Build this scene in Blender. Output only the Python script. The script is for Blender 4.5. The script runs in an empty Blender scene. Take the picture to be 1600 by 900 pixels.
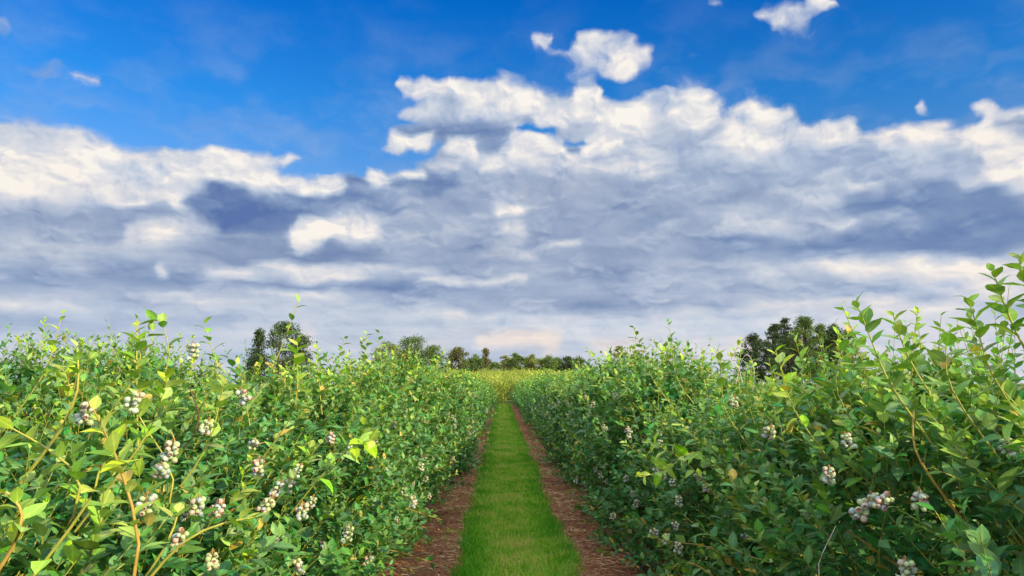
import bpy, math, random
import numpy as np
from mathutils import Vector, Matrix

# ------------------------------------------------------------------ camera
S = bpy.context.scene
COL = S.collection
R = math.radians
CAM_H = 1.30
cam_d = bpy.data.cameras.new('camera')
cam = bpy.data.objects.new('camera', cam_d)
COL.objects.link(cam)
cam_d.sensor_width = 36.0
cam_d.lens = 27.0
cam_d.clip_start = 0.05
cam_d.clip_end = 6000
PITCH, YAW = R(7.125), R(-0.76)
CAM_X = -0.09             # the lens stands a little to one side of the lane's middle
HZ, VX = 600, 784         # horizon row and lane vanishing column in the photograph
cam.location = (CAM_X, 0, CAM_H)
cam.rotation_euler = (R(90) + PITCH, 0, YAW)
S.camera = cam
CAM_M = cam.rotation_euler.to_matrix()
S.render.resolution_x, S.render.resolution_y = 1024, 576

# ------------------------------------------------------------------ exposure
S.view_settings.view_transform = 'Standard'
S.view_settings.look = 'None'
S.view_settings.gamma = 1
S.view_settings.use_curve_mapping = False
S.view_settings.exposure = 0.58
try:
    S.cycles.max_bounces = 7
    S.cycles.diffuse_bounces = 3
    S.cycles.glossy_bounces = 2
    S.cycles.transmission_bounces = 4
    S.cycles.transparent_max_bounces = 6
    S.cycles.sample_clamp_indirect = 4
except Exception:
    pass

# ------------------------------------------------------------------ sun
SUN_EL, SUN_AZ = R(25), R(124)           # azimuth clockwise from +Y (ahead)
sun_d = bpy.data.lights.new('sun', 'SUN')
sun = bpy.data.objects.new('sun', sun_d)
COL.objects.link(sun)
sun_d.energy = 5.0
sun_d.angle = R(0.55)
sun_d.color = (1.0, 0.80, 0.45)
sdir = Vector((math.sin(SUN_AZ) * math.cos(SUN_EL), math.cos(SUN_AZ) * math.cos(SUN_EL), math.sin(SUN_EL)))
sun.rotation_euler = sdir.to_track_quat('Z', 'Y').to_euler()
sun.location = sdir * 60

# ------------------------------------------------------------------ sky and clouds
def pix_dir(px, py):
    """direction seen at a point of the 1600x900 photograph"""
    v = CAM_M @ Vector(((px - 800) / 1200, (450 - py) / 1200, -1))
    return v.normalized()

AZ0, AZ1, NAZ = -36.0, 36.0, 121
EL0, EL1, NEL = -1.5, 28.5, 47

def cloud_map():
    az = np.radians(np.linspace(AZ0, AZ1, NAZ))[None, :]
    el = np.radians(np.linspace(EL0, EL1, NEL))[:, None]
    d = np.stack([np.sin(az) * np.cos(el), np.cos(az) * np.cos(el), np.sin(el) * np.ones_like(az)], -1)
    c = d @ np.array(CAM_M)                      # into camera axes
    X = 800 + 1200 * c[..., 0] / -c[..., 2]
    Y = 450 - 1200 * c[..., 1] / -c[..., 2]
    top = np.interp(X, [-60, 0, 100, 150, 200, 260, 320, 400, 480, 520, 570, 610, 640, 690, 720, 780, 850, 900, 960, 1080, 1110, 1160, 1230, 1290, 1350, 1380, 1430, 1520, 1545, 1560, 1660],
                    [205, 205, 225, 250, 268, 250, 244, 262, 292, 288, 290, 280, 265, 245, 130, 132, 140, 150, 160, 150, 180, 178, 212, 205, 212, 205, 192, 205, 195, 175, 160])
    t = np.clip((Y - top + 14) / 28, 0, 1)
    cov = t * t * (3 - 2 * t)
    bri = np.full_like(X, 0.46)
    warm = np.full_like(X, 0.25)
    clear = np.clip((Y - 470) / 30, 0, 1) * np.clip((X - 700) / 300, 0, 1)      # pale clear band over the horizon
    bri = bri * (1 - clear) + 0.79 * clear
    low = np.clip((Y - 455) / 40, 0, 1) * (1 - clear)
    bri = bri * (1 - low) + 0.68 * low
    warm = warm * (1 - low) + 0.12 * low
    strokes = [
     # x, y, rx, ry, opacity, cover, brightness, warmth
     (60, 262, 200, 48, 1, 1, .93, .35), (210, 312, 110, 26, 1, 1, .92, .3), (60, 218, 110, 22, .9, 1, .76, .2), (150, 243, 36, 18, 1, 1, .97, .2),
     (330, 266, 120, 32, 1, 1, .90, .2), (425, 288, 85, 18, 1, 1, .99, .25), (275, 246, 40, 16, 1, 1, .95, .2), (345, 246, 36, 14, 1, 1, .97, .2),
     (412, 250, 60, 11, 1, .9, .92, .2), (205, 272, 62, 16, .8, 1, .66, 0), (345, 312, 60, 26, 1, 1, .04, 0), (400, 338, 100, 36, 1, 1, .08, 0),
     (560, 312, 150, 30, 1, 1, .14, 0), (660, 284, 66, 22, 1, 1, .15, 0), (500, 290, 40, 14, 1, 1, .97, .2), (590, 277, 26, 10, 1, 1, .95, .2), (645, 268, 24, 9, 1, 1, .93, .2),
     (550, 282, 16, 12, 1, 1, .1, 0), (150, 334, 60, 18, .9, 1, .3, .2), (240, 332, 40, 16, .9, 1, .28, .2), (190, 362, 26, 24, .9, 1, .22, .2),
     (60, 352, 130, 30, .9, 1, .42, .3), (245, 366, 66, 24, 1, 1, .76, .4), (60, 388, 130, 16, .9, 1, .64, .4), (140, 430, 220, 24, .9, 1, .34, .1),
     (330, 395, 80, 30, .9, 1, .38, .3), (430, 392, 150, 30, .9, 1, .28, .3), (482, 372, 32, 28, 1, 1, .88, .3), (545, 356, 54, 22, 1, 1, 1.0, .3), (470, 386, 20, 14, 1, 1, .97, .3),
     (530, 404, 130, 14, .9, 1, .25, .3), (641, 336, 11, 9, 1, 1, 1.0, .2), (590, 340, 70, 10, .7, 1, .62, .3), (680, 345, 60, 40, .7, 1, .42, .4), (670, 375, 50, 20, .8, 1, .6, .4),
     (460, 425, 140, 11, .95, 1, .84, .3), (610, 431, 110, 8, .9, 1, .78, .3), (620, 450, 160, 15, .9, 1, .26, .1), (420, 442, 60, 12, .9, 1, .26, .1),
     (390, 466, 160, 8, .9, 1, .78, .3), (200, 462, 150, 10, .8, 1, .5, .2), (30, 468, 70, 8, .9, 1, .76, .3), (120, 497, 300, 18, .7, 1, .44, 0),
     (257, 428, 9, 9, 1, 1, .95, .3), (710, 493, 16, 9, 1, 1, .88, .5), (478, 535, 16, 26, .9, 1, .88, .8), (680, 545, 40, 14, .8, 1, .7, .6),
     # the big bank ahead
     (680, 138, 52, 18, 1, 1, .92, .2), (634, 130, 20, 12, 1, 1, .93, .2), (745, 162, 62, 24, 1, 1, .74, .1), (742, 150, 24, 22, .9, 1, .9, .2), (802, 150, 48, 34, 1, 1, .92, .2), (862, 175, 40, 18, 1, 1, .88, .2),
     (680, 170, 60, 14, .9, 1, .62, .1), (916, 155, 26, 32, 1, 1, .99, .2), (975, 184, 60, 30, 1, 1, .9, .2), (985, 192, 28, 14, .9, 1, 1.0, .2), (1082, 170, 48, 36, 1, 1, .93, .2), (1030, 155, 40, 14, .7, .8, .75, 0),
     (700, 206, 90, 24, 1, 1, .18, 0), (770, 225, 40, 18, .9, 1, .3, 0), (640, 222, 46, 16, 1, 1, .84, .2), (722, 224, 34, 13, 1, 1, .97, .2), (760, 250, 50, 16, 1, 1, .72, .2),
     (600, 222, 18, 8, .9, .8, .85, .2), (836, 206, 36, 9, 1, .05, .6, 0), (900, 220, 30, 9, .95, .25, .5, 0), (842, 236, 52, 24, 1, 1, .94, .25), (808, 225, 22, 18, .8, 1, .92, .2), (905, 235, 26, 11, 1, 1, .14, 0),
     (942, 226, 36, 13, 1, 1, .97, .25), (1010, 263, 96, 9, 1, 1, 1.0, .3), (880, 258, 60, 18, .9, 1, .82, .3), (960, 275, 60, 10, .7, 1, .75, .3),
     (1182, 196, 60, 38, 1, 1, .95, .25), (1150, 232, 60, 24, .9, 1, .86, .2), (1302, 208, 58, 18, 1, 1, .96, .3), (1240, 220, 46, 26, .9, 1, .84, .2), (1170, 190, 22, 10, .6, .3, .5, 0),
     (1440, 204, 84, 17, 1, 1, 1.0, .4), (1530, 216, 44, 26, 1, 1, .95, .4), (1585, 258, 44, 48, 1, 1, .9, .4), (1560, 174, 56, 11, 1, 1, .93, .3), (1552, 272, 26, 15, 1, 1, 1.0, .4), (1510, 292, 18, 14, 1, 1, 1.0, .4),
     (1385, 221, 18, 6, 1, 1, .95, .3), (1000, 305, 210, 34, .95, 1, .38, .3), (1150, 270, 120, 26, .8, 1, .4, .1), (880, 300, 80, 24, .8, 1, .44, .5), (900, 380, 260, 56, .9, 1, .36, .35), (1340, 250, 160, 26, .9, 1, .4, 0),
     (1450, 244, 66, 22, .9, 1, .62, .1), (1455, 312, 160, 30, 1, 1, .18, 0), (1550, 352, 130, 28, 1, 1, .15, 0), (1250, 384, 210, 18, .95, 1, .25, 0), (1450, 374, 210, 18, 1, 1, .17, 0),
     (1350, 291, 32, 11, .95, 1, .78, .3), (1270, 302, 66, 14, .8, 1, .64, .2), (1180, 345, 60, 14, .9, 1, .72, .3), (1240, 360, 80, 14, .8, 1, .62, .3), (1310, 352, 36, 9, .9, 1, .66, .2),
     (800, 331, 26, 12, .95, 1, .95, .4), (802, 363, 32, 8, .95, 1, .86, .4), (790, 396, 56, 14, .9, 1, .68, .5), (884, 385, 30, 10, .8, 1, .68, .4), (1000, 412, 130, 9, .8, 1, .52, .3), (1110, 430, 150, 9, .8, 1, .52, .2),
     (960, 478, 220, 13, .95, 1, .34, .3), (800, 470, 120, 20, .8, 1, .38, .3), (990, 512, 260, 16, .8, 1, .72, 0), (780, 440, 44, 8, .9, 1, .76, .4), (1185, 425, 44, 8, .8, 1, .74, .2), (1060, 450, 90, 8, .6, 1, .5, .2),
     (1425, 414, 175, 20, 1, 1, .95, .45), (1560, 442, 110, 26, .95, 1, .93, .5), (1390, 450, 150, 10, .9, 1, .48, 0), (1300, 470, 160, 9, .95, 1, .88, .4), (1440, 480, 90, 10, .8, 1, .9, .4), (1220, 510, 200, 16, .9, 1, .72, 0),
     (812, 528, 66, 17, 1, 1, .93, 1), (768, 526, 26, 14, 1, 1, .95, 1), (855, 536, 22, 16, 1, 1, .93, 1), (815, 545, 40, 7, .9, 1, .66, .4), (965, 540, 50, 10, 1, 1, .9, .9), (1160, 542, 22, 12, 1, 1, .9, .8),
     (700, 262, 34, 10, .9, 1, .72, .3), (735, 268, 26, 12, .9, 1, .5, .2), (620, 300, 40, 8, .7, 1, .36, .1), (560, 300, 26, 8, .8, 1, .4, 0), (450, 312, 40, 8, .8, 1, .3, 0),
     (660, 312, 40, 12, .8, 1, .36, .3), (740, 300, 44, 14, .8, 1, .46, .3), (720, 330, 30, 12, .7, 1, .3, .2), (700, 405, 60, 10, .8, 1, .4, .3), (740, 372, 34, 10, .7, 1, .36, .3),
     (860, 345, 40, 12, .7, 1, .44, .3), (950, 340, 60, 12, .7, 1, .44, .3), (930, 420, 80, 10, .8, 1, .3, .3), (860, 425, 40, 8, .7, 1, .5, .4), (1060, 350, 80, 12, .7, 1, .34, .2), (1080, 320, 60, 12, .6, 1, .42, .2),
     (1110, 300, 40, 10, .7, 1, .5, .2), (1040, 385, 100, 10, .7, 1, .44, .3), (1150, 395, 60, 8, .8, 1, .34, .1), (1330, 400, 90, 8, .7, 1, .32, 0), (1500, 395, 90, 8, .7, 1, .34, 0),
     (1400, 335, 40, 10, .7, 1, .34, 0), (1480, 335, 40, 8, .6, 1, .3, 0), (1390, 275, 40, 12, .7, 1, .48, .1), (1480, 270, 44, 12, .8, 1, .5, .1), (1220, 255, 50, 12, .7, 1, .5, .1), (1100, 240, 40, 14, .8, 1, .58, .1),
     (1050, 235, 36, 12, .8, 1, .55, .1), (1000, 220, 40, 12, .8, 1, .7, .2), (30, 320, 60, 10, .7, 1, .6, .4), (110, 365, 40, 8, .7, 1, .5, .4), (320, 360, 30, 12, .8, 1, .5, .4), (300, 415, 60, 9, .8, 1, .55, .4),
     (90, 412, 80, 8, .8, 1, .5, .3), (250, 445, 90, 7, .8, 1, .3, .1), (60, 445, 80, 8, .8, 1, .3, 0), (540, 440, 50, 5, .9, 1, .82, .3), (690, 440, 44, 5, .9, 1, .76, .3), (500, 455, 60, 6, .8, 1, .3, .1),
     (340, 480, 120, 6, .8, 1, .66, .3), (560, 485, 120, 7, .8, 1, .6, .2), (700, 470, 60, 7, .8, 1, .36, .1), (620, 510, 120, 8, .8, 1, .56, .2), (560, 530, 80, 8, .8, 1, .62, .4), (250, 525, 150, 8, .7, 1, .56, .2), (740, 515, 60, 8, .8, 1, .7, .4),
     # loose clouds in the blue
     (945, 78, 52, 36, .9, .78, .84, .2), (985, 96, 36, 30, .9, .92, .96, .3), (930, 60, 24, 18, .8, .85, .9, .2), (850, 61, 19, 16, 1, .8, .88, .2), (885, 90, 34, 10, .8, .42, .6, 0), (1003, 104, 8, 8, .9, .3, .5, 0), (920, 110, 50, 12, .7, .4, .6, .1),
     (1225, 26, 44, 20, .9, .72, .8, .2), (1284, 8, 30, 15, .9, .82, .9, .2), (1250, 52, 34, 16, .8, .4, .5, .2), (1117, 8, 12, 11, 1, .55, .7, .2), (865, 3, 36, 7, .9, .42, .5, .5),
     (134, 128, 30, 14, 1, .74, .76, .4), (76, 120, 26, 16, 1, .56, .62, .4), (45, 112, 60, 24, .7, .34, .3, .3), (4, 50, 18, 20, .9, .42, .4, .3), (50, 199, 50, 10, 1, .56, .62, .3), (20, 185, 50, 16, .7, .42, .4, .2),
     (560, 190, 60, 30, .6, .22, .5, 0), (1060, 120, 80, 20, .6, .24, .6, 0), (1180, 150, 60, 16, .6, .26, .7, 0), (1330, 175, 80, 18, .6, .24, .7, 0), (600, 160, 30, 10, .6, .3, .6, 0),
     (1445, 160, 9, 8, 1, .6, .75, .2), (1575, 120, 15, 6, .9, .5, .7, .2), (1095, 92, 18, 6, .8, .35, .5, 0), (860, 132, 70, 8, .7, .45, .5, 0)]
    for (x, y, rx, ry, op, cv, br, wm) in strokes:
        dd = np.sqrt(((X - x) / rx) ** 2 + ((Y - y) / ry) ** 2)
        a = np.clip((1.25 - dd) / 0.6, 0, 1)
        a = a * a * (3 - 2 * a) * op
        cov = cov * (1 - a) + cv * a
        bri = bri * (1 - a) + br * a
        warm = warm * (1 - a) + wm * a
    return np.stack([cov, bri, warm], -1)

def srgb(r, g, b):
    f = lambda c: c / 12.92 if c <= 0.04045 else ((c + 0.055) / 1.055) ** 2.4
    return (f(r / 255), f(g / 255), f(b / 255), 1)

class Nodes:
    def __init__(self, tree):
        self.t = tree
        tree.nodes.clear()
    def new(self, kind, **kw):
        n = self.t.nodes.new(kind)
        for k, v in kw.items():
            setattr(n, k, v)
        return n
    def link(self, a, b):
        self.t.links.new(a, b)
    def put(self, sock, v):
        if hasattr(v, 'links') or hasattr(v, 'is_output'):
            self.link(v, sock)
        else:
            sock.default_value = v
    def math(self, op, a, b=None, c=None, clamp=False):
        n = self.new('ShaderNodeMath', operation=op, use_clamp=clamp)
        for i, v in enumerate((a, b, c)):
            if v is not None:
                self.put(n.inputs[i], v)
        return n.outputs[0]
    def vmath(self, op, a, b=None, scale=None):
        n = self.new('ShaderNodeVectorMath', operation=op)
        self.put(n.inputs[0], a)
        if b is not None:
            self.put(n.inputs[1], b)
        if scale is not None:
            self.put(n.inputs['Scale'], scale)
        return n.outputs['Value'] if op in ('LENGTH', 'DOT_PRODUCT') else n.outputs[0]
    def rng(self, v, a, b, c=0.0, d=1.0, smooth=False):
        n = self.new('ShaderNodeMapRange', interpolation_type='SMOOTHSTEP' if smooth else 'LINEAR', clamp=True)
        self.put(n.inputs[0], v)
        for i, x in enumerate((a, b, c, d)):
            self.put(n.inputs[1 + i], x)
        return n.outputs[0]
    def mix(self, f, a, b, blend='MIX'):
        n = self.new('ShaderNodeMix', data_type='RGBA', blend_type=blend)
        self.put(n.inputs[0], f)
        self.put(n.inputs[6], a)
        self.put(n.inputs[7], b)
        return n.outputs[2]
    def noise(self, vec, scale, detail=4, rough=0.55, dist=0.0, dims='3D'):
        n = self.new('ShaderNodeTexNoise', noise_dimensions=dims)
        if vec is not None:
            self.put(n.inputs['Vector'], vec)
        n.inputs['Scale'].default_value = scale
        n.inputs['Detail'].default_value = detail
        n.inputs['Roughness'].default_value = rough
        n.inputs['Distortion'].default_value = dist
        return n
    def ramp(self, f, stops, interp='LINEAR'):
        n = self.new('ShaderNodeValToRGB')
        e = n.color_ramp.elements
        n.color_ramp.interpolation = interp
        e[0].position, e[0].color = stops[0][0], stops[0][1]
        e[1].position, e[1].color = stops[-1][0], stops[-1][1]
        for p, c in stops[1:-1]:
            k = e.new(p)
            k.color = c
        self.put(n.inputs[0], f)
        return n.outputs[0]
    def xyz(self, x, y, z):
        n = self.new('ShaderNodeCombineXYZ')
        for i, v in enumerate((x, y, z)):
            self.put(n.inputs[i], v)
        return n.outputs[0]
    def sep(self, v):
        n = self.new('ShaderNodeSeparateXYZ')
        self.put(n.inputs[0], v)
        return n.outputs

SKY_STRENGTH = 0.065
def build_world():
    w = bpy.data.worlds.new('World')
    S.world = w
    w.use_nodes = True
    N = Nodes(w.node_tree)
    out = N.new('ShaderNodeOutputWorld')
    bg = N.new('ShaderNodeBackground')
    bg.inputs['Strength'].default_value = SKY_STRENGTH
    N.link(bg.outputs[0], out.inputs[0])
    tc = N.new('ShaderNodeTexCoord')
    d = tc.outputs['Generated']
    x, y, z = N.sep(d)
    DEG = 57.29578
    az = N.math('MULTIPLY', N.math('ARCTAN2', x, y), DEG)
    el = N.math('MULTIPLY', N.math('ARCSINE', z), DEG)
    # deep blue clear sky
    sk = N.new('ShaderNodeTexSky', sky_type='NISHITA')
    sk.sun_disc = False
    sk.sun_elevation = SUN_EL
    sk.sun_rotation = SUN_AZ
    sk.altitude = 100
    sk.air_density = 1.0
    sk.dust_density = 0.4
    sk.ozone_density = 3.0
    tint = N.ramp(N.rng(el, 0, 40), [(0, (1.0, 1.0, 1.0, 1)), (.2, (0.75, 1.0, 1.25, 1)), (.36, (0.75, 1.2, 1.6, 1)), (.5, (0.2, 1.1, 1.85, 1)), (.7, (0.004, 0.84, 1.9, 1)), (1, (0.05, 0.6, 1.4, 1))])
    blue = N.mix(1.0, sk.outputs[0], tint, 'MULTIPLY')
    # cloud layout: rows of curves over azimuth, blended by elevation
    elp = N.math('MAXIMUM', el, 0.0)
    flat = N.math('POWER', N.math('ADD', elp, 2.0), 0.62)              # detail flattens towards the horizon
    p = N.xyz(N.math('MULTIPLY', az, 0.16), N.math('MULTIPLY', flat, 1.05), 0.0)
    warp = N.noise(p, 2.4, 3, 0.45)
    wv = N.vmath('SUBTRACT', warp.outputs['Color'], (0.5, 0.5, 0.5))
    wx, wy, wz = N.sep(wv)
    amp = N.rng(el, 0, 14, 0.35, 1.0)
    azw = N.math('ADD', az, N.math('MULTIPLY', wx, N.math('MULTIPLY', amp, 2.3)))
    elw = N.math('ADD', el, N.math('MULTIPLY', wy, N.math('MULTIPLY', amp, 1.7)))
    u = N.math('DIVIDE', N.math('PINGPONG', N.math('SUBTRACT', azw, AZ0), AZ1 - AZ0), AZ1 - AZ0)
    v = N.math('MULTIPLY', N.math('SUBTRACT', elw, EL0), (NEL - 1) / (EL1 - EL0))
    uc = N.xyz(u, u, u)
    M = np.clip(cloud_map(), 0, 1)
    acc = None
    for r in range(NEL):
        cn = N.new('ShaderNodeRGBCurve')
        mp = cn.mapping
        mp.extend = 'HORIZONTAL'
        for ch in range(3):
            cu = mp.curves[ch]
            row = M[r, :, ch]
            cu.points[0].location = (0, float(row[0]))
            cu.points[1].location = (1, float(row[-1]))
            for i in range(1, NAZ - 1):
                cu.points.new(i / (NAZ - 1), float(row[i]))
        mp.update()
        N.link(uc, cn.inputs['Color'])
        acc = cn.outputs[0] if acc is None else N.mix(N.math('SUBTRACT', v, float(r - 1), clamp=True), acc, cn.outputs[0])
    cov, bri, warm = N.sep(acc)
    # billows: density here against density a little nearer the sun lights tops and right hand sides
    q = N.vmath('ADD', p, N.vmath('SCALE', wv, scale=0.35))
    def billow(vec, det):
        n = N.noise(vec, 2.5, det, 0.5)
        vo = N.new('ShaderNodeTexVoronoi', feature='F1', voronoi_dimensions='3D')
        N.put(vo.inputs['Vector'], N.vmath('ADD', vec, N.vmath('SCALE', N.vmath('SUBTRACT', n.outputs['Color'], (.5, .5, .5)), scale=0.7)))
        vo.inputs['Scale'].default_value = 2.3
        vo.inputs['Detail'].default_value = 2.0
        vo.inputs['Roughness'].default_value = 0.45
        vo.normalize = True
        return N.math('ADD', N.math('MULTIPLY', N.math('SUBTRACT', n.outputs[0], 0.5), 0.8), N.math('MULTIPLY', N.math('SUBTRACT', 0.36, vo.outputs['Distance']), 0.55))
    fb = billow(q, 5)
    fb2 = billow(N.vmath('ADD', q, (0.04, 0.065, 0.0)), 4)
    fs = billow(q, 4)
    relief = N.math('SUBTRACT', fs, fb2)
    edge = N.math('ADD', cov, N.math('MULTIPLY', fb, N.rng(cov, 0.02, 0.3, 0.2, 1.25)))
    alpha = N.rng(edge, 0.10, 0.92, smooth=True)
    veil = N.noise(N.vmath('MULTIPLY', q, (0.8, 1.3, 1.0)), 1.3, 4, 0.55).outputs[0]
    veil = N.math('MULTIPLY', N.rng(veil, 0.40, 0.72, smooth=True), N.rng(el, 27, 14, 0.04, 0.32))
    alpha = N.math('MAXIMUM', alpha, veil)
    tex = N.math('MULTIPLY', N.rng(el, 2, 14, 0.25, 1.0), N.rng(bri, 0.35, 0.8, 0.20, 1.15))
    bb = N.math('ADD', N.math('MULTIPLY', bri, 0.93), N.math('MULTIPLY', tex, N.math('ADD', N.math('MULTIPLY', fs, 0.42), N.math('MULTIPLY', relief, 0.95))))
    # broad soft blotches inside the bank, thin strata low over the field
    blot = N.math('SUBTRACT', N.noise(N.vmath('MULTIPLY', q, (1.0, 1.5, 1.0)), 1.15, 3, 0.5).outputs[0], 0.5)
    stra = N.math('SUBTRACT', N.noise(N.xyz(N.math('MULTIPLY', az, 0.07), N.math('MULTIPLY', el, 0.85), 3.0), 1.6, 4, 0.55).outputs[0], 0.5)
    low = N.rng(el, 12, 5, smooth=True)
    bb = N.math('ADD', bb, N.math('ADD', N.math('MULTIPLY', blot, 0.5), N.math('MULTIPLY', stra, N.math('MULTIPLY', low, 0.28))))
    def puff(v):
        return N.rng(N.noise(v, 1.8, 3, 0.5).outputs[0], 0.50, 0.68, smooth=True)
    pq = N.vmath('ADD', N.vmath('MULTIPLY', q, (1.0, 1.25, 1.0)), (4.7, 2.2, 9.0))
    pz = N.rng(el, 3.0, 6.5, smooth=True)
    bb = N.math('ADD', bb, N.math('MULTIPLY', pz, N.math('SUBTRACT', N.math('MULTIPLY', puff(pq), 0.17), N.math('MULTIPLY', puff(N.vmath('ADD', pq, (0.03, 0.10, 0.0))), 0.08))))
    ccol = N.ramp(bb, [(0, srgb(92, 118, 172)), (.2, srgb(124, 147, 186)), (.4, srgb(160, 178, 207)), (.6, srgb(193, 205, 223)), (.82, srgb(224, 226, 232)), (1, srgb(250, 247, 240))])
    ccol = N.mix(N.math('MULTIPLY', warm, 0.8), ccol, N.mix(1.0, ccol, (1.0, 0.87, 0.80, 1), 'MULTIPLY'))
    # overhead and behind the camera: unseen bright clouds, added to fill the field with light
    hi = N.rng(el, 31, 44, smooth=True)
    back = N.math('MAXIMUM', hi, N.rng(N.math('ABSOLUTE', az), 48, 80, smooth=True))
    fill_deck = N.rng(N.noise(d, 3.0, 5, 0.55).outputs[0], 0.36, 0.6, 0.35, 1.0, smooth=True)
    alpha = N.math('MAXIMUM', alpha, N.math('MULTIPLY', hi, fill_deck))
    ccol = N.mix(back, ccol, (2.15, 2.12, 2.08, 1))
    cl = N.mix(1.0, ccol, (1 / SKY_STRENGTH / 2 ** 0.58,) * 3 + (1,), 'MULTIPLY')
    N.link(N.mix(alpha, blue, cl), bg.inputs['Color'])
    w.cycles.sampling_method = 'MANUAL'
    w.cycles.sample_map_resolution = 512
build_world()

# ------------------------------------------------------------------ helpers
RNG = np.random.default_rng(7)
UP = np.array([0.0, 0.0, 1.0])

def tag(o, label=None, cat=None, group=None, kind=None):
    for k, v in (('label', label), ('category', cat), ('group', group), ('kind', kind)):
        if v is not None:
            o[k] = v
    return o

def unit(v):
    return v / np.maximum(np.linalg.norm(v, axis=-1, keepdims=True), 1e-9)

class MB:
    """collects vertices and faces, builds one mesh object; 'tint' is a per-vertex colour attribute"""
    def __init__(self):
        self.v, self.c, self.f, self.n = [], [], [], 0
    def add(self, verts, faces, mat=0, col=None):
        verts = np.asarray(verts, dtype=np.float32).reshape(-1, 3)
        faces = np.asarray(faces, dtype=np.int32)
        if col is None:
            col = np.zeros((len(verts), 4), np.float32)
        else:
            col = np.broadcast_to(np.asarray(col, np.float32), (len(verts), 4))
        self.v.append(verts)
        self.c.append(col)
        self.f.append((faces + self.n, mat))
        self.n += len(verts)
    def mesh(self, name, mats, smooth=True):
        V = np.concatenate(self.v)
        C = np.concatenate(self.c)
        me = bpy.data.meshes.new(name)
        me.vertices.add(len(V))
        me.vertices.foreach_set('co', V.ravel())
        loops = np.concatenate([f.ravel() for f, m in self.f])
        tot = np.concatenate([np.full(len(f), f.shape[1], np.int32) for f, m in self.f])
        mi = np.concatenate([np.full(len(f), m, np.int32) for f, m in self.f])
        st = np.concatenate([[0], np.cumsum(tot)[:-1]]).astype(np.int32)
        me.loops.add(len(loops))
        me.loops.foreach_set('vertex_index', loops)
        me.polygons.add(len(tot))
        me.polygons.foreach_set('loop_start', st)
        me.polygons.foreach_set('loop_total', tot)
        me.polygons.foreach_set('material_index', mi)
        me.polygons.foreach_set('use_smooth', np.full(len(tot), smooth))
        a = me.attributes.new('tint', 'FLOAT_COLOR', 'POINT')
        a.data.foreach_set('color', C.astype(np.float32).ravel())
        for m in mats:
            me.materials.append(m)
        me.update(calc_edges=True)
        me.validate()
        return me
    def build(self, name, mats, parent=None, smooth=True):
        return link(name, self.mesh(name, mats, smooth), parent)

def link(name, me, parent=None):
    o = bpy.data.objects.new(name, me)
    COL.objects.link(o)
    o.parent = parent
    return o

def tube(pts, rad, sides=5):
    pts = np.asarray(pts, float)
    n = len(pts)
    rad = np.broadcast_to(np.asarray(rad, float), (n,))
    t = unit(np.gradient(pts, axis=0))
    ref = np.where(np.abs(t[:, 2:3]) > 0.9, np.array([[1.0, 0, 0]]), UP[None])
    a = unit(np.cross(t, ref))
    b = np.cross(t, a)
    ang = np.linspace(0, 2 * math.pi, sides, endpoint=False)
    ring = pts[:, None] + rad[:, None, None] * (np.cos(ang)[None, :, None] * a[:, None] + np.sin(ang)[None, :, None] * b[:, None])
    i = np.arange(n - 1)[:, None] * sides
    j = np.arange(sides)[None]
    k = (j + 1) % sides
    f = np.stack([i + j, i + k, i + sides + k, i + sides + j], -1).reshape(-1, 4)
    return ring.reshape(-1, 3), f

def bez(a, b, c, n):
    t = np.linspace(0, 1, n)[:, None]
    return (1 - t) ** 2 * np.asarray(a) + 2 * t * (1 - t) * np.asarray(b) + t * t * np.asarray(c)

# leaf templates: rows (across, along), faces
def leaf_template(lod):
    if lod == 0:
        st = [(0.0, 0.0), (0.16, 0.62), (0.42, 1.0), (0.72, 0.72), (1.0, 0.0)]
    elif lod == 1:
        st = [(0.0, 0.0), (0.42, 1.0), (1.0, 0.0)]
    else:
        return np.array([[0, 0], [-1, .45], [0, 1], [1, .45]]), np.array([[0, 3, 2], [0, 2, 1]])
    vs = [(0, t) for t, w in st]
    m = len(st)
    L = {}
    for i, (t, w) in enumerate(st):
        if w > 0:
            L[i] = (len(vs), len(vs) + 1)
            vs += [(-w, t), (w, t)]
    tri = []
    for i in range(m - 1):
        for s in (0, 1):
            q = [i, i + 1]
            if i + 1 in L: q.append(L[i + 1][s])
            if i in L: q.append(L[i][s])
            q = q if s == 0 else q[::-1]
            if len(q) == 3: tri.append(q)
            else: tri += [[q[0], q[1], q[2]], [q[0], q[2], q[3]]]
    return np.array(vs, float), np.array(tri)
LEAF = [leaf_template(i) for i in range(3)]

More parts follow.
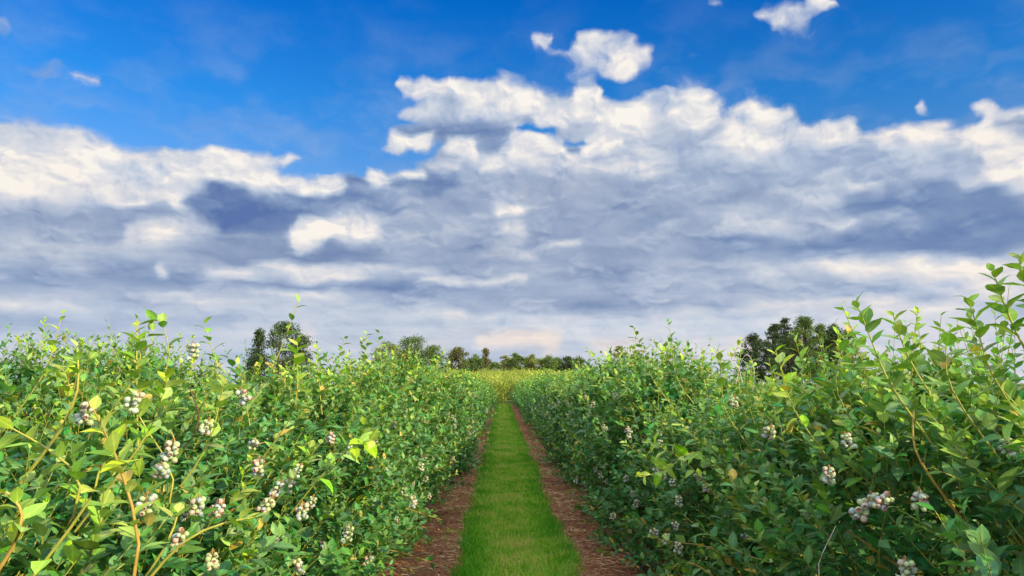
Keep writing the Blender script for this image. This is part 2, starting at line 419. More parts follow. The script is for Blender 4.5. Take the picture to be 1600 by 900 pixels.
def add_leaves(mb, pos, dr, nrm, length, width, tone, lod=0, mat=0, curl=0.25, fold=0.28, rng=RNG):
    """pos, dr, nrm: (n,3); the blade grows along dr, its upper face looks along nrm"""
    n = len(pos)
    if n == 0: return
    T, F = LEAF[lod]
    dr = unit(dr)
    side = unit(np.cross(dr, nrm))
    nr = np.cross(side, dr)
    length = np.broadcast_to(length, (n,))[:, None]
    width = np.broadcast_to(width, (n,))[:, None]
    cu = (curl * (0.4 + 1.2 * rng.random((n, 1))))
    fo = (fold * (0.3 + 1.4 * rng.random((n, 1))))
    x = T[None, :, 0] * width * 0.5
    y = T[None, :, 1] * length
    z = -cu * length * T[None, :, 1] ** 2 + fo * np.abs(x) + rng.normal(0, 0.03, (n, len(T))) * width
    P = pos[:, None] + x[..., None] * side[:, None] + y[..., None] * dr[:, None] + z[..., None] * nr[:, None]
    C = np.zeros((n, len(T), 4), np.float32)
    C[..., 0] = np.clip(tone, 0, 1)[:, None]
    C[..., 1] = rng.random((n, 1))
    C[..., 2] = np.abs(T[None, :, 0])
    C[..., 3] = T[None, :, 1]
    Fi = (F[None] + (np.arange(n) * len(T))[:, None, None]).reshape(-1, 3)
    mb.add(P.reshape(-1, 3), Fi, mat, C.reshape(-1, 4))

# ------------------------------------------------------------------ materials
def material(name):
    m = bpy.data.materials.new(name)
    m.use_nodes = True
    return m, Nodes(m.node_tree)

def leaf_material(name, mature, young, odd, trans=0.20, rough=0.42, spec=0.32, vein=True):
    m, N = material(name)
    out = N.new('ShaderNodeOutputMaterial')
    at = N.new('ShaderNodeAttribute', attribute_name='tint')
    r, g, b = N.sep(at.outputs['Color'])
    col = N.mix(r, mature, young)
    hs = N.new('ShaderNodeHueSaturation')
    N.put(hs.inputs['Hue'], N.rng(N.math('FRACT', N.math('MULTIPLY', g, 7.0)), 0, 1, 0.47, 0.525))
    N.put(hs.inputs['Value'], N.rng(N.math('FRACT', N.math('MULTIPLY', g, 13.0)), 0, 1, 0.72, 1.28))
    N.put(hs.inputs['Saturation'], N.rng(N.math('FRACT', N.math('MULTIPLY', g, 29.0)), 0, 1, 0.82, 1.1))
    N.link(col, hs.inputs['Color'])
    col = N.mix(N.rng(g, 0.978, 0.984), hs.outputs[0], odd)
    if vein:
        col = N.mix(N.rng(b, 0.0, 0.18, 0.75, 0.0), col, N.mix(1.0, col, (1.7, 1.5, 1.6, 1), 'MULTIPLY'))
    if vein:
        tc = N.new('ShaderNodeTexCoord')
        sp = N.noise(tc.outputs['Object'], 55, 3, 0.6).outputs[0]
        k = N.rng(sp, 0.3, 0.7, 0.84, 1.14)
        col = N.mix(1.0, col, N.xyz(k, k, k), 'MULTIPLY')
        col = N.mix(N.rng(sp, 0.70, 0.76, 0, 0.7), col, (0.30, 0.19, 0.06, 1))
    geo = N.new('ShaderNodeNewGeometry')
    under = N.mix(0.25, N.mix(1.0, col, (1.15, 1.15, 1.35, 1), 'MULTIPLY'), (0.16, 0.24, 0.15, 1))
    col = N.mix(geo.outputs['Backfacing'], col, under)
    p = N.new('ShaderNodeBsdfPrincipled')
    N.link(col, p.inputs['Base Color'])
    p.inputs['Roughness'].default_value = rough
    p.inputs['Specular IOR Level'].default_value = spec
    tr = N.new('ShaderNodeBsdfTranslucent')
    N.link(N.mix(1.0, col, (1.35, 1.5, 0.35, 1), 'MULTIPLY'), tr.inputs[0])
    mx = N.new('ShaderNodeMixShader')
    mx.inputs[0].default_value = trans
    N.link(p.outputs[0], mx.inputs[1])
    N.link(tr.outputs[0], mx.inputs[2])
    N.link(mx.outputs[0], out.inputs[0])
    return m

def plain(name, colour, rough=0.7, spec=0.3, vary=0.25, scale=30.0, metal=0.0, bump=0.0):
    m, N = material(name)
    out = N.new('ShaderNodeOutputMaterial')
    p = N.new('ShaderNodeBsdfPrincipled')
    tc = N.new('ShaderNodeTexCoord')
    n = N.noise(tc.outputs['Object'], scale, 4, 0.6)
    f = N.rng(n.outputs[0], 0.3, 0.7, 1 - vary, 1 + vary)
    k = N.xyz(f, f, f)
    N.link(N.mix(1.0, tuple(colour) + (1,), k, 'MULTIPLY'), p.inputs['Base Color'])
    p.inputs['Roughness'].default_value = rough
    p.inputs['Specular IOR Level'].default_value = spec
    p.inputs['Metallic'].default_value = metal
    if bump:
        bp = N.new('ShaderNodeBump')
        bp.inputs['Strength'].default_value = bump
        bp.inputs['Distance'].default_value = 0.01
        N.link(n.outputs[0], bp.inputs['Height'])
        N.link(bp.outputs[0], p.inputs['Normal'])
    N.link(p.outputs[0], out.inputs[0])
    return m

M_LEAF = leaf_material('blueberry_leaf', (0.036, 0.190, 0.046, 1), (0.34, 0.53, 0.03, 1), (0.42, 0.33, 0.06, 1))
M_FAR = leaf_material('far_leaf_painted_sun', (0.27, 0.36, 0.05, 1), (0.48, 0.54, 0.08, 1), (0.45, 0.38, 0.05, 1), vein=False)  # same blueberry leaf, sunlight painted in as a yellow base colour
M_TWIG = plain('green_shoot', (0.30, 0.30, 0.055), 0.55, 0.3)
M_SHOOT = plain('yellow_green_stem', (0.33, 0.33, 0.06), 0.5, 0.35)
M_CANE = plain('orange_brown_cane', (0.36, 0.25, 0.06), 0.6, 0.3, 0.35, 18)
M_BARK = plain('old_cane_bark', (0.11, 0.07, 0.045), 0.85, 0.2, 0.4, 40, bump=0.4)
M_DEAD = plain('dead_grey_wood', (0.55, 0.50, 0.46), 0.8, 0.2)

def berry_material():
    m, N = material('berry_skin')
    out = N.new('ShaderNodeOutputMaterial')
    p = N.new('ShaderNodeBsdfPrincipled')
    at = N.new('ShaderNodeAttribute', attribute_name='tint')
    tc = N.new('ShaderNodeTexCoord')
    n = N.noise(tc.outputs['Object'], 160, 3, 0.6)
    bloom = N.rng(n.outputs[0], 0.35, 0.65, 0.82, 1.12)
    N.link(N.mix(1.0, at.outputs['Color'], N.xyz(bloom, bloom, bloom), 'MULTIPLY'), p.inputs['Base Color'])
    p.inputs['Roughness'].default_value = 0.55
    p.inputs['Specular IOR Level'].default_value = 0.35
    N.link(p.outputs[0], out.inputs[0])
    return m
M_BERRY = berry_material()

# ------------------------------------------------------------------ the ground
def lift(y):
    """the field rises gently beyond the end of the lane"""
    t = np.clip((np.asarray(y, float) - 46) / 44, 0, 1)
    return 1.25 * t * t * (3 - 2 * t)

def ground_material():
    m, N = material('field_ground')
    out = N.new('ShaderNodeOutputMaterial')
    p = N.new('ShaderNodeBsdfPrincipled')
    tc = N.new('ShaderNodeTexCoord')
    n1 = N.noise(tc.outputs['Object'], 0.25, 5, 0.6)
    n2 = N.noise(tc.outputs['Object'], 9.0, 5, 0.65)
    g = N.mix(N.rng(n2.outputs[0], 0.3, 0.7), (0.035, 0.075, 0.012, 1), (0.11, 0.15, 0.03, 1))
    s = N.mix(N.rng(n2.outputs[0], 0.3, 0.7), (0.09, 0.05, 0.03, 1), (0.2, 0.13, 0.08, 1))
    N.link(N.mix(N.rng(n1.outputs[0], 0.5, 0.62), g, s), p.inputs['Base Color'])
    p.inputs['Roughness'].default_value = 0.95
    N.link(p.outputs[0], out.inputs[0])
    return m

def sheet(name, xs, ys, zf, mats):
    X, Y = np.meshgrid(xs, ys)
    Z = zf(X, Y)
    nx, ny = len(xs), len(ys)
    i = np.arange(ny - 1)[:, None] * nx
    j = np.arange(nx - 1)[None]
    F = np.stack([i + j, i + j + 1, i + nx + j + 1, i + nx + j], -1).reshape(-1, 4)
    mb = MB()
    mb.add(np.stack([X, Y, Z], -1).reshape(-1, 3), F)
    return tag(mb.build(name, mats), kind='structure')

sheet('ground', np.array([-2500, -600, -200, -60, -20, 0, 20, 60, 200, 600, 2500.0]),
      np.concatenate([[-2500, -300, -60, -10, 10, 30], np.arange(44, 94, 4), [120, 200, 400, 900, 2500.0]]), lambda X, Y: lift(Y), [ground_material()])

def value_noise(X, Y, s, seed):
    r = np.random.default_rng(seed).random((128, 128))
    x, y = X * s, Y * s
    xi, yi = np.floor(x).astype(int), np.floor(y).astype(int)
    fx, fy = x - xi, y - yi
    fx, fy = fx * fx * (3 - 2 * fx), fy * fy * (3 - 2 * fy)
    g = lambda a, b: r[a % 128, b % 128]
    return (g(xi, yi) * (1 - fx) + g(xi + 1, yi) * fx) * (1 - fy) + (g(xi, yi + 1) * (1 - fx) + g(xi + 1, yi + 1) * fx) * fy

PATH_W = 0.385          # half width of the mown grass
PATH_END = 50.0
def path_edge(y, side):
    return PATH_W + 0.13 * (value_noise(np.asarray(y, float), np.full_like(np.asarray(y, float), side * 7.3), 1.3, 4) - 0.5) + 0.08 * (value_noise(np.asarray(y, float), np.full_like(np.asarray(y, float), side * 3.1), 5.0, 5) - 0.5)

def soil_material():
    m, N = material('red_brown_mulch')
    out = N.new('ShaderNodeOutputMaterial')
    p = N.new('ShaderNodeBsdfPrincipled')
    tc = N.new('ShaderNodeTexCoord')
    o = tc.outputs['Object']
    n1 = N.noise(o, 2.2, 4, 0.6)
    n2 = N.noise(o, 26, 6, 0.7)
    n3 = N.noise(N.vmath('MULTIPLY', o, (1.0, 0.35, 1.0)), 70, 4, 0.7, 1.5)
    c = N.ramp(n2.outputs[0], [(0.25, (0.070, 0.031, 0.016, 1)), (0.5, (0.23, 0.094, 0.044, 1)), (0.75, (0.42, 0.21, 0.10, 1))])
    c = N.mix(N.rng(n1.outputs[0], 0.42, 0.66), c, N.mix(1.0, c, (1.15, 1.3, 1.35, 1), 'MULTIPLY'))
    c = N.mix(N.rng(n3.outputs[0], 0.6, 0.72, 0, 0.55), c, (0.42, 0.27, 0.14, 1))
    N.link(c, p.inputs['Base Color'])
    p.inputs['Roughness'].default_value = 0.92
    p.inputs['Specular IOR Level'].default_value = 0.15
    bp = N.new('ShaderNodeBump')
    bp.inputs['Strength'].default_value = 0.8
    bp.inputs['Distance'].default_value = 0.02
    N.link(N.math('ADD', n2.outputs[0], n3.outputs[0]), bp.inputs['Height'])
    N.link(bp.outputs[0], p.inputs['Normal'])
    N.link(p.outputs[0], out.inputs[0])
    return m
M_SOIL = soil_material()
YS = np.concatenate([np.arange(-2, 14, 0.06), np.arange(14, 50.5, 0.4)])
def soil_z(X, Y):
    b = 0.035 * value_noise(X, Y, 3.0, 1) + 0.022 * value_noise(X, Y, 9.0, 2) + 0.012 * value_noise(X, Y, 22.0, 3)
    return 0.006 + b * np.clip((np.abs(X) - 0.34) / 0.12, 0.0, 1) + 0.05 * np.clip((np.abs(X) - 0.7) / 0.8, 0, 1)
sheet('mulch_strip', np.concatenate([np.arange(-2.6, -1.3, 0.15), np.arange(-1.3, -0.25, 0.05)]), YS, soil_z, [M_SOIL])
sheet('mulch_strip', np.concatenate([np.arange(0.25, 1.3, 0.05), np.arange(1.3, 2.65, 0.15)]), YS, soil_z, [M_SOIL])

def turf_material():
    m, N = material('turf_soil')
    out = N.new('ShaderNodeOutputMaterial')
    p = N.new('ShaderNodeBsdfPrincipled')
    tc = N.new('ShaderNodeTexCoord')
    n = N.noise(tc.outputs['Object'], 14, 6, 0.7)
    c = N.ramp(n.outputs[0], [(0.3, (0.04, 0.08, 0.012, 1)), (0.55, (0.09, 0.16, 0.02, 1)), (0.75, (0.20, 0.19, 0.06, 1))])
    N.link(c, p.inputs['Base Color'])
    p.inputs['Roughness'].default_value = 0.9
    N.link(p.outputs[0], out.inputs[0])
    return m
ys = np.concatenate([np.arange(-2, 20, 0.1), np.arange(20, PATH_END, 0.5)])
mb = MB()
xs = np.linspace(-1, 1, 9)
L = -path_edge(ys, 1); Rr = path_edge(ys, 2)
G = np.stack([L[:, None] + (Rr - L)[:, None] * (xs[None] + 1) / 2, np.repeat(ys[:, None], 9, 1), np.zeros((len(ys), 9))], -1)
G[..., 2] = 0.022 + 0.02 * (1 - xs[None] ** 4) + 0.012 * value_noise(G[..., 0], G[..., 1], 6.0, 8) - 0.03 * (np.abs(xs[None]) > 0.99)
i = np.arange(len(ys) - 1)[:, None] * 9; j = np.arange(8)[None]
mb.add(G.reshape(-1, 3), np.stack([i + j, i + j + 1, i + 10 + j, i + 9 + j], -1).reshape(-1, 4))
tag(mb.build('grass_path', [turf_material()]), kind='structure')

# mown grass blades
def grass_material():
    m, N = material('grass_blade')
    out = N.new('ShaderNodeOutputMaterial')
    at = N.new('ShaderNodeAttribute', attribute_name='tint')
    r, g, b = N.sep(at.outputs['Color'])
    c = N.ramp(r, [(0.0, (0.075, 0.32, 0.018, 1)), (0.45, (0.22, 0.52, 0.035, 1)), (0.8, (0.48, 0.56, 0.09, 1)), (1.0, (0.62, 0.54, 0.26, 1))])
    p = N.new('ShaderNodeBsdfPrincipled')
    N.link(c, p.inputs['Base Color'])
    p.inputs['Roughness'].default_value = 0.5
    p.inputs['Specular IOR Level'].default_value = 0.3
    tr = N.new('ShaderNodeBsdfTranslucent')
    N.link(N.mix(1.0, c, (1.3, 1.3, 0.5, 1), 'MULTIPLY'), tr.inputs[0])
    mx = N.new('ShaderNodeMixShader')
    mx.inputs[0].default_value = 0.35
    N.link(p.outputs[0], mx.inputs[1]); N.link(tr.outputs[0], mx.inputs[2])
    N.link(mx.outputs[0], out.inputs[0])
    return m

def blades(mb, x, y, z, h, w, tone, rng, lean=0.45):
    n = len(x)
    a = rng.random(n) * 2 * math.pi
    side = np.stack([np.cos(a), np.sin(a), 0 * a], -1)
    b = rng.random(n) * 2 * math.pi
    le = lean * (0.2 + rng.random(n))
    d = np.stack([np.cos(b) * le, np.sin(b) * le, np.ones(n)], -1)
    bend = np.stack([np.cos(b), np.sin(b), -0.5 * np.ones(n)], -1) * (h * le * 0.8)[:, None]
    p0 = np.stack([x, y, z], -1)
    w = np.broadcast_to(w, (n,))[:, None]
    hh = h[:, None]
    V = np.stack([p0 - side * w / 2, p0 + side * w / 2,
                  p0 + d * hh * 0.55 + bend * 0.3 - side * w * 0.4, p0 + d * hh * 0.55 + bend * 0.3 + side * w * 0.4,
                  p0 + d * hh + bend], 1)
    C = np.zeros((n, 5, 4)); C[..., 0] = np.clip(tone, 0, 1)[:, None]; C[..., 1] = rng.random((n, 1))
    o = (np.arange(n) * 5)[:, None]
    mb.add(V.reshape(-1, 3), np.concatenate([o + np.array([0, 1, 3]), o + np.array([0, 3, 2]), o + np.array([2, 3, 4])]), 0, C.reshape(-1, 4))

g = np.random.default_rng(21)
mb = MB()
for (y0, y1, den, w, hs) in ((3.2, 8, 7500, 0.0065, 1.25), (8, 14, 4000, 0.009, 1.2), (14, 26, 2000, 0.010, 1.05), (26, PATH_END, 700, 0.02, 1.1)):
    n = int((y1 - y0) * 0.94 * den)
    y = g.uniform(y0, y1, n); x = g.uniform(-0.47, 0.47, n)
    e = np.where(x < 0, path_edge(y, 1), path_edge(y, 2))
    keep = np.abs(x) < e + g.normal(0, 0.035, n)
    x, y, e = x[keep], y[keep], e[keep]
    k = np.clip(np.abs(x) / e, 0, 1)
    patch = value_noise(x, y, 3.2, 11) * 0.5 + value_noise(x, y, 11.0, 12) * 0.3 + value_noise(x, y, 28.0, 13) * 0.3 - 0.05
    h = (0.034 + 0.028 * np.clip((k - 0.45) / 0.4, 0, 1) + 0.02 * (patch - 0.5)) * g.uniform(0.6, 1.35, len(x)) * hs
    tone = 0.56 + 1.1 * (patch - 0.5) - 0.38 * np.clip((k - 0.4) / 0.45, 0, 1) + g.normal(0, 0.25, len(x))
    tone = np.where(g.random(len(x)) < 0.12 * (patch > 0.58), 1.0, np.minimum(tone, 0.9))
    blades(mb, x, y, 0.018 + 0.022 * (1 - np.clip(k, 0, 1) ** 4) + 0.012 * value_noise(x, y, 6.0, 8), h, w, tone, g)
# loose tufts on the mulch
for k in range(46):
    s = g.choice([-1, 1]); y0 = g.uniform(4.2, 14); x0 = s * g.uniform(0.37, 0.8)
    n = int(g.integers(10, 45))
    blades(mb, x0 + g.normal(0, .035, n), y0 + g.normal(0, .04, n), np.full(n, 0.02), g.uniform(.03, .075, n), .004, g.uniform(.2, .9, n), g, 0.8)
tag(mb.build('grass', [grass_material()]), 'short bright green grass of the mown path between the two bush rows', 'grass', kind='stuff')

# dry needles, straw and chips lying on the mulch
def straw_material():
    m, N = material('dry_straw')
    out = N.new('ShaderNodeOutputMaterial')
    at = N.new('ShaderNodeAttribute', attribute_name='tint')
    r, gg, b = N.sep(at.outputs['Color'])
    c = N.ramp(r, [(0, (0.10, 0.045, 0.025, 1)), (0.5, (0.34, 0.17, 0.08, 1)), (1, (0.62, 0.44, 0.24, 1))])
    p = N.new('ShaderNodeBsdfPrincipled')
    N.link(c, p.inputs['Base Color'])
    p.inputs['Roughness'].default_value = 0.8
    N.link(p.outputs[0], out.inputs[0])
    return m
mb = MB()
n = 15000
side = g.choice([-1, 1], n)
x = side * (0.35 + np.abs(g.normal(0, 0.42, n))); y = 3.4 + 14 * g.random(n) ** 1.6
keep = value_noise(x, y, 2.5, 30) + 0.5 * g.random(n) > 0.55
x, y = x[keep], y[keep]; n = len(x)
a = g.random(n) * 2 * math.pi
ln = g.uniform(0.03, 0.11, n)[:, None]
d = np.stack([np.cos(a), np.sin(a), g.normal(0, .12, n)], -1)
s2 = np.stack([-np.sin(a), np.cos(a), 0 * a], -1)
p0 = np.stack([x, y, soil_z(x, y) + 0.006], -1)
bow = s2 * ln * g.normal(0, .18, n)[:, None]
w = (g.uniform(0.001, 0.0024, n) * (1 + y / 14))[:, None]
up = UP[None] * w
V = np.stack([p0, p0 + d * ln * .5 + bow - s2 * w, p0 + d * ln * .5 + bow + s2 * w, p0 + d * ln, p0 + d * ln * .5 + bow + up * 1.5], 1)
C = np.zeros((n, 5, 4)); C[..., 0] = g.random((n, 1))
o = (np.arange(n) * 5)[:, None]
mb.add(V.reshape(-1, 3), np.concatenate([o + np.array(q) for q in ([0, 1, 4], [0, 4, 2], [4, 1, 3], [2, 4, 3])]), 0, C.reshape(-1, 4))
# bark chips
n = 1500
side = g.choice([-1, 1], n)
x = side * (0.38 + np.abs(g.normal(0, 0.4, n))); y = 3.6 + 12 * g.random(n) ** 1.4
a = g.random(n) * 2 * math.pi
ca = np.stack([np.cos(a), np.sin(a), g.normal(0, .25, n)], -1) * g.uniform(.004, .015, n)[:, None]
cb = np.stack([-np.sin(a), np.cos(a), g.normal(0, .25, n)], -1) * g.uniform(.003, .009, n)[:, None]
p0 = np.stack([x, y, soil_z(x, y) + 0.005], -1); th = UP * 0.005
V = np.stack([p0 - ca - cb, p0 + ca - cb * .6, p0 + ca * .8 + cb, p0 - ca * .9 + cb, p0 - ca - cb + th, p0 + ca - cb * .6 + th, p0 + ca * .8 + cb + th, p0 - ca * .9 + cb + th], 1)
C = np.zeros((n, 8, 4)); C[..., 0] = g.random((n, 1)) * .9
o = (np.arange(n) * 8)[:, None]
mb.add(V.reshape(-1, 3), np.concatenate([o + np.array(q) for q in ([4, 5, 6, 7], [0, 1, 5, 4], [1, 2, 6, 5], [2, 3, 7, 6], [3, 0, 4, 7])]), 0, C.reshape(-1, 4))
tag(mb.build('straw_litter', [straw_material()]), 'dry straw, needles and bark chips strewn over the red brown mulch', 'litter', kind='stuff')

# ------------------------------------------------------------------ blueberry bushes
def crown_radius(z, H):
    t = z / H
    return np.interp(t, [0.04, 0.12, 0.4, 0.7, 0.88, 1.0], [0.70, 0.88, 1.0, 0.96, 0.76, 0.44])

def add_shoot(mb, p0, d0, length, nleaf, leaf_len, tone0, tone1, rng, lod, stem_r=0.0022, sides=3, up_curve=0.25, stem_mat=1, start=0.12):
    """one leafy shoot: a thin tapering stem with leaves set spirally along it"""
    d0 = d0 / np.linalg.norm(d0)
    end = p0 + d0 * length + UP * up_curve * length * (0.5 + rng.random()) + rng.normal(0, .06, 3) * length
    mid = p0 + d0 * length * 0.55 + rng.normal(0, .05, 3) * length
    ns = 5 if lod == 0 else 3
    c = bez(p0, mid, end, ns)
    if lod < 2:
        v, f = tube(c, np.linspace(stem_r, stem_r * .45, ns), sides)
        mb.add(v, f, stem_mat)
    t = np.linspace(start, 1.0, nleaf) + rng.normal(0, .015, nleaf)
    t = np.clip(t, 0, 1)[:, None]
    pos = (1 - t) ** 2 * p0 + 2 * t * (1 - t) * mid + t * t * end
    tan = unit(2 * (1 - t) * (mid - p0) + 2 * t * (end - mid))
    ref = np.where(np.abs(tan[:, 2:3]) > 0.85, np.array([[1.0, 0.2, 0]]), UP[None])
    a = unit(np.cross(tan, ref)); b = np.cross(tan, a)
    ph = rng.random() * 6.28 + np.arange(nleaf) * 2.4
    out = np.cos(ph)[:, None] * a + np.sin(ph)[:, None] * b
    # blades lie out from the stem and turn their faces upward
    dirv = unit(out * 0.86 + tan * (0.50 + 0.5 * t) + UP * 0.12 + rng.normal(0, .14, (nleaf, 3)))
    nrm = unit(UP * 0.8 + tan * 0.35 - out * 0.15 + rng.normal(0, .3, (nleaf, 3)))
    size = leaf_len * (1.0 - 0.45 * np.clip((t[:, 0] - 0.7) / 0.3, 0, 1)) * rng.uniform(.55, 1.18, nleaf)
    tone = tone0 + (tone1 - tone0) * t[:, 0] ** 1.5 + rng.normal(0, .05, nleaf)
    add_leaves(mb, pos, dirv, nrm, size, size * rng.uniform(.46, .62, nleaf), tone, lod, 0, rng=rng)
    return c

def make_bush(seed, lod, H=1.5, Rx=0.86, Ry=0.66, tips=64, per=5, nleaf=13, leaf_len=0.062, inner=1500, young=0.45, spikes=4):
    rng = np.random.default_rng(seed)
    mb = MB()
    canes = []
    ph0 = rng.random(6) * 6.28
    lump = lambda th, z: 1 + 0.12 * np.sin(2 * th + ph0[0] + 2.5 * z) + 0.13 * np.sin(5 * th + ph0[1] - 4 * z) + 0.09 * np.sin(9 * th + ph0[2] + 7 * z)
    tipsP = []
    for i in range(tips):
        if i < tips * 0.20:            # skirt hanging near the mulch
            th = rng.random() * 6.28
            z = H * rng.uniform(.07, .22)
            rr = crown_radius(z, H) * lump(th, z / H) * rng.uniform(.78, 1.0)
        elif i < tips * 0.48:          # top
            th = rng.random() * 6.28; q = math.sqrt(rng.random()) * 0.75
            z = H * (1.0 - 0.16 * q * q - 0.16 * rng.random() ** 1.3 + 0.05 * math.sin(3 * th + ph0[3]))
            rr = q
        else:
            th = rng.random() * 6.28
            z = H * (0.16 + 0.74 * rng.random() ** 0.95)
            rr = crown_radius(z, H) * lump(th, z / H) * rng.uniform(.82, 1.0)
        tipsP.append((th, rr, z))
    for (th, rr, z) in tipsP:
        o = np.array([math.cos(th), math.sin(th), 0.0])
        P = np.array([o[0] * Rx * rr, o[1] * Ry * rr, z])
        tz = z / H
        lean = o * (1.1 - 0.75 * tz) * (0.35 + rr) + UP * (0.15 + 1.0 * tz)
        lean = lean / np.linalg.norm(lean)
        L0 = 0.30 * rng.uniform(.75, 1.25)
        base = P - lean * L0 * 0.85
        for k in range(per):
            d = lean + rng.normal(0, .34, 3)
            st = base + rng.normal(0, .042, 3)
            L1 = L0 * rng.uniform(.65, 1.15)
            yt = np.clip((tz - 0.45) / 0.6, 0, 1)
            yg = rng.random() < (0.12 + 0.75 * young * yt)
            t0, t1 = (0.10, 0.55 + 0.35 * rng.random()) if yg else (0.0, 0.14 + 0.2 * rng.random() * yt)
            add_shoot(mb, st, d, L1, nleaf, leaf_len * rng.uniform(.82, 1.15), t0, t1, rng, lod)
    for k in range(spikes):            # upright young shoots standing above the crown
        th = rng.random() * 6.28; q = math.sqrt(rng.random()) * 0.7
        P = np.array([math.cos(th) * Rx * q, math.sin(th) * Ry * q, H * (0.84 + 0.06 * rng.random())])
        add_shoot(mb, P, UP + rng.normal(0, .18, 3), rng.uniform(.22, .40), int(nleaf * 1.15), leaf_len * 0.95, 0.3, 0.9, rng, lod, 0.003, 4, 0.1)
    # shaded inner leaves
    th = rng.random(inner) * 6.28
    z = H * (0.07 + 0.80 * rng.random(inner))
    rr = crown_radius(z, H) * rng.uniform(.2, .72, inner)
    P = np.stack([np.cos(th) * Rx * rr, np.sin(th) * Ry * rr, z], -1)
    d = rng.normal(0, 1, (inner, 3)); d[:, 2] *= .4
    add_leaves(mb, P, d, UP[None] + rng.normal(0, .45, (inner, 3)), leaf_len * rng.uniform(.8, 1.2, inner) * (1.0 if lod == 0 else 1.35), leaf_len * .55 * (1.0 if lod == 0 else 1.35), np.zeros(inner), min(lod + 1, 2), rng=rng)
    # woody canes from the stool
    nc = 9
    for k in range(nc):
        th, rr, z = tipsP[int(rng.integers(0, len(tipsP)))]
        a0 = rng.random() * 6.28
        b0 = np.array([math.cos(a0), math.sin(a0), 0]) * rng.uniform(.03, .13); b0[2] = 0.0
        e = np.array([math.cos(th) * Rx * rr * .8, math.sin(th) * Ry * rr * .8, max(z * .93, .35)])
        mid = b0 * 1.6 + (e - b0) * np.array([.25, .25, .6])
        canes.append((b0, mid, e))
    return mb, canes, tipsP

def cluster_mesh(seed, detail=1):
    """a drooping truss of unripe blueberries, each with its crown"""
    rng = np.random.default_rng(seed)
    mb = MB()
    nb = int(rng.integers(11, 20))
    ax = np.array([rng.normal(0, .3), rng.normal(0, .3), -1.0]); ax /= np.linalg.norm(ax)
    Ls = 0.045
    stem = bez((0, 0, 0.012), ax * Ls * .5 + rng.normal(0, .006, 3), ax * Ls, 5)
    v, f = tube(stem, np.linspace(.0016, .0009, 5), 5)
    mb.add(v, f, 1)
    seg, prof = (12, [(-1, 0.0), (-.92, .38), (-.7, .71), (-.35, .94), (0.05, 1.0), (.45, .89), (.74, .67), (.87, .50), (1.05, .60), (1.02, .47), (.82, .34), (.76, 0.0)]) if detail else (8, [(-1, 0), (-.6, .8), (0, 1), (.6, .8), (.88, .45), (.98, .5), (.8, .2), (.78, 0)])
    pr = np.array(prof)
    placed = []
    for i in range(nb):
        r = rng.uniform(.0062, .0092)
        for tries in range(40):
            t = rng.random()
            o = rng.normal(0, 1, 3); o -= ax * np.dot(o, ax); o /= np.linalg.norm(o)
            c = ax * Ls * (.1 + 1.0 * t) + o * (r * 1.0 + rng.uniform(.0, .009)) 
            if all(np.linalg.norm(c - q) > (r + s) * .9 for q, s in placed): break
        placed.append((c, r))
        dirv = o * .9 + ax * .5 + rng.normal(0, .3, 3); dirv /= np.linalg.norm(dirv)
        ref = UP if abs(dirv[2]) < .9 else np.array([1.0, 0, 0])
        a = np.cross(dirv, ref); a /= np.linalg.norm(a); b = np.cross(dirv, a)
        ang = np.linspace(0, 2 * math.pi, seg, endpoint=False)
        star = 1 + 0.16 * np.cos(5 * ang)
        rad = pr[:, 1][:, None] * np.where((pr[:, 0] > .95)[:, None], star[None], 1.0)
        V = c + r * (pr[:, 0][:, None, None] * dirv + rad[..., None] * (np.cos(ang)[None, :, None] * a + np.sin(ang)[None, :, None] * b))
        m = len(pr)
        ii = np.arange(m - 1)[:, None] * seg; jj = np.arange(seg)[None]; kk = (jj + 1) % seg
        F = np.stack([ii + jj, ii + kk, ii + seg + kk, ii + seg + jj], -1).reshape(-1, 4)
        u = rng.random()
        base = np.array([.36, .46, .24]) if u < .50 else np.array([.37, .46, .39]) if u < .72 else np.array([.47, .40, .32]) if u < .86 else np.array([.29, .37, .42]) if u < .98 else np.array([.50, .32, .28])
        base = base * rng.uniform(.85, 1.15)
        cal = np.array([.34, .16, .15]) if rng.random() < .5 else np.array([.24, .27, .20])
        Cc = np.ones((m, seg, 4)); Cc[..., :3] = base
        Cc[pr[:, 0] > .76, :, :3] = cal
        Cc[-2:, :, :3] = cal * .6
        mb.add(V.reshape(-1, 3), F, 0, Cc.reshape(-1, 4))
        sp = stem[min(4, int(t * 4))]
        v, f = tube(np.array([sp, (sp + c) / 2, c]), .0008, 3)
        mb.add(v, f, 1)
    return mb.mesh('berry_cluster', [M_BERRY, plain('truss_stem', (0.42, 0.24, 0.10), .6)])

CLUSTERS = [cluster_mesh(100 + i) for i in range(7)]
CLUSTERS_SMALL = [cluster_mesh(200 + i, 0) for i in range(3)]

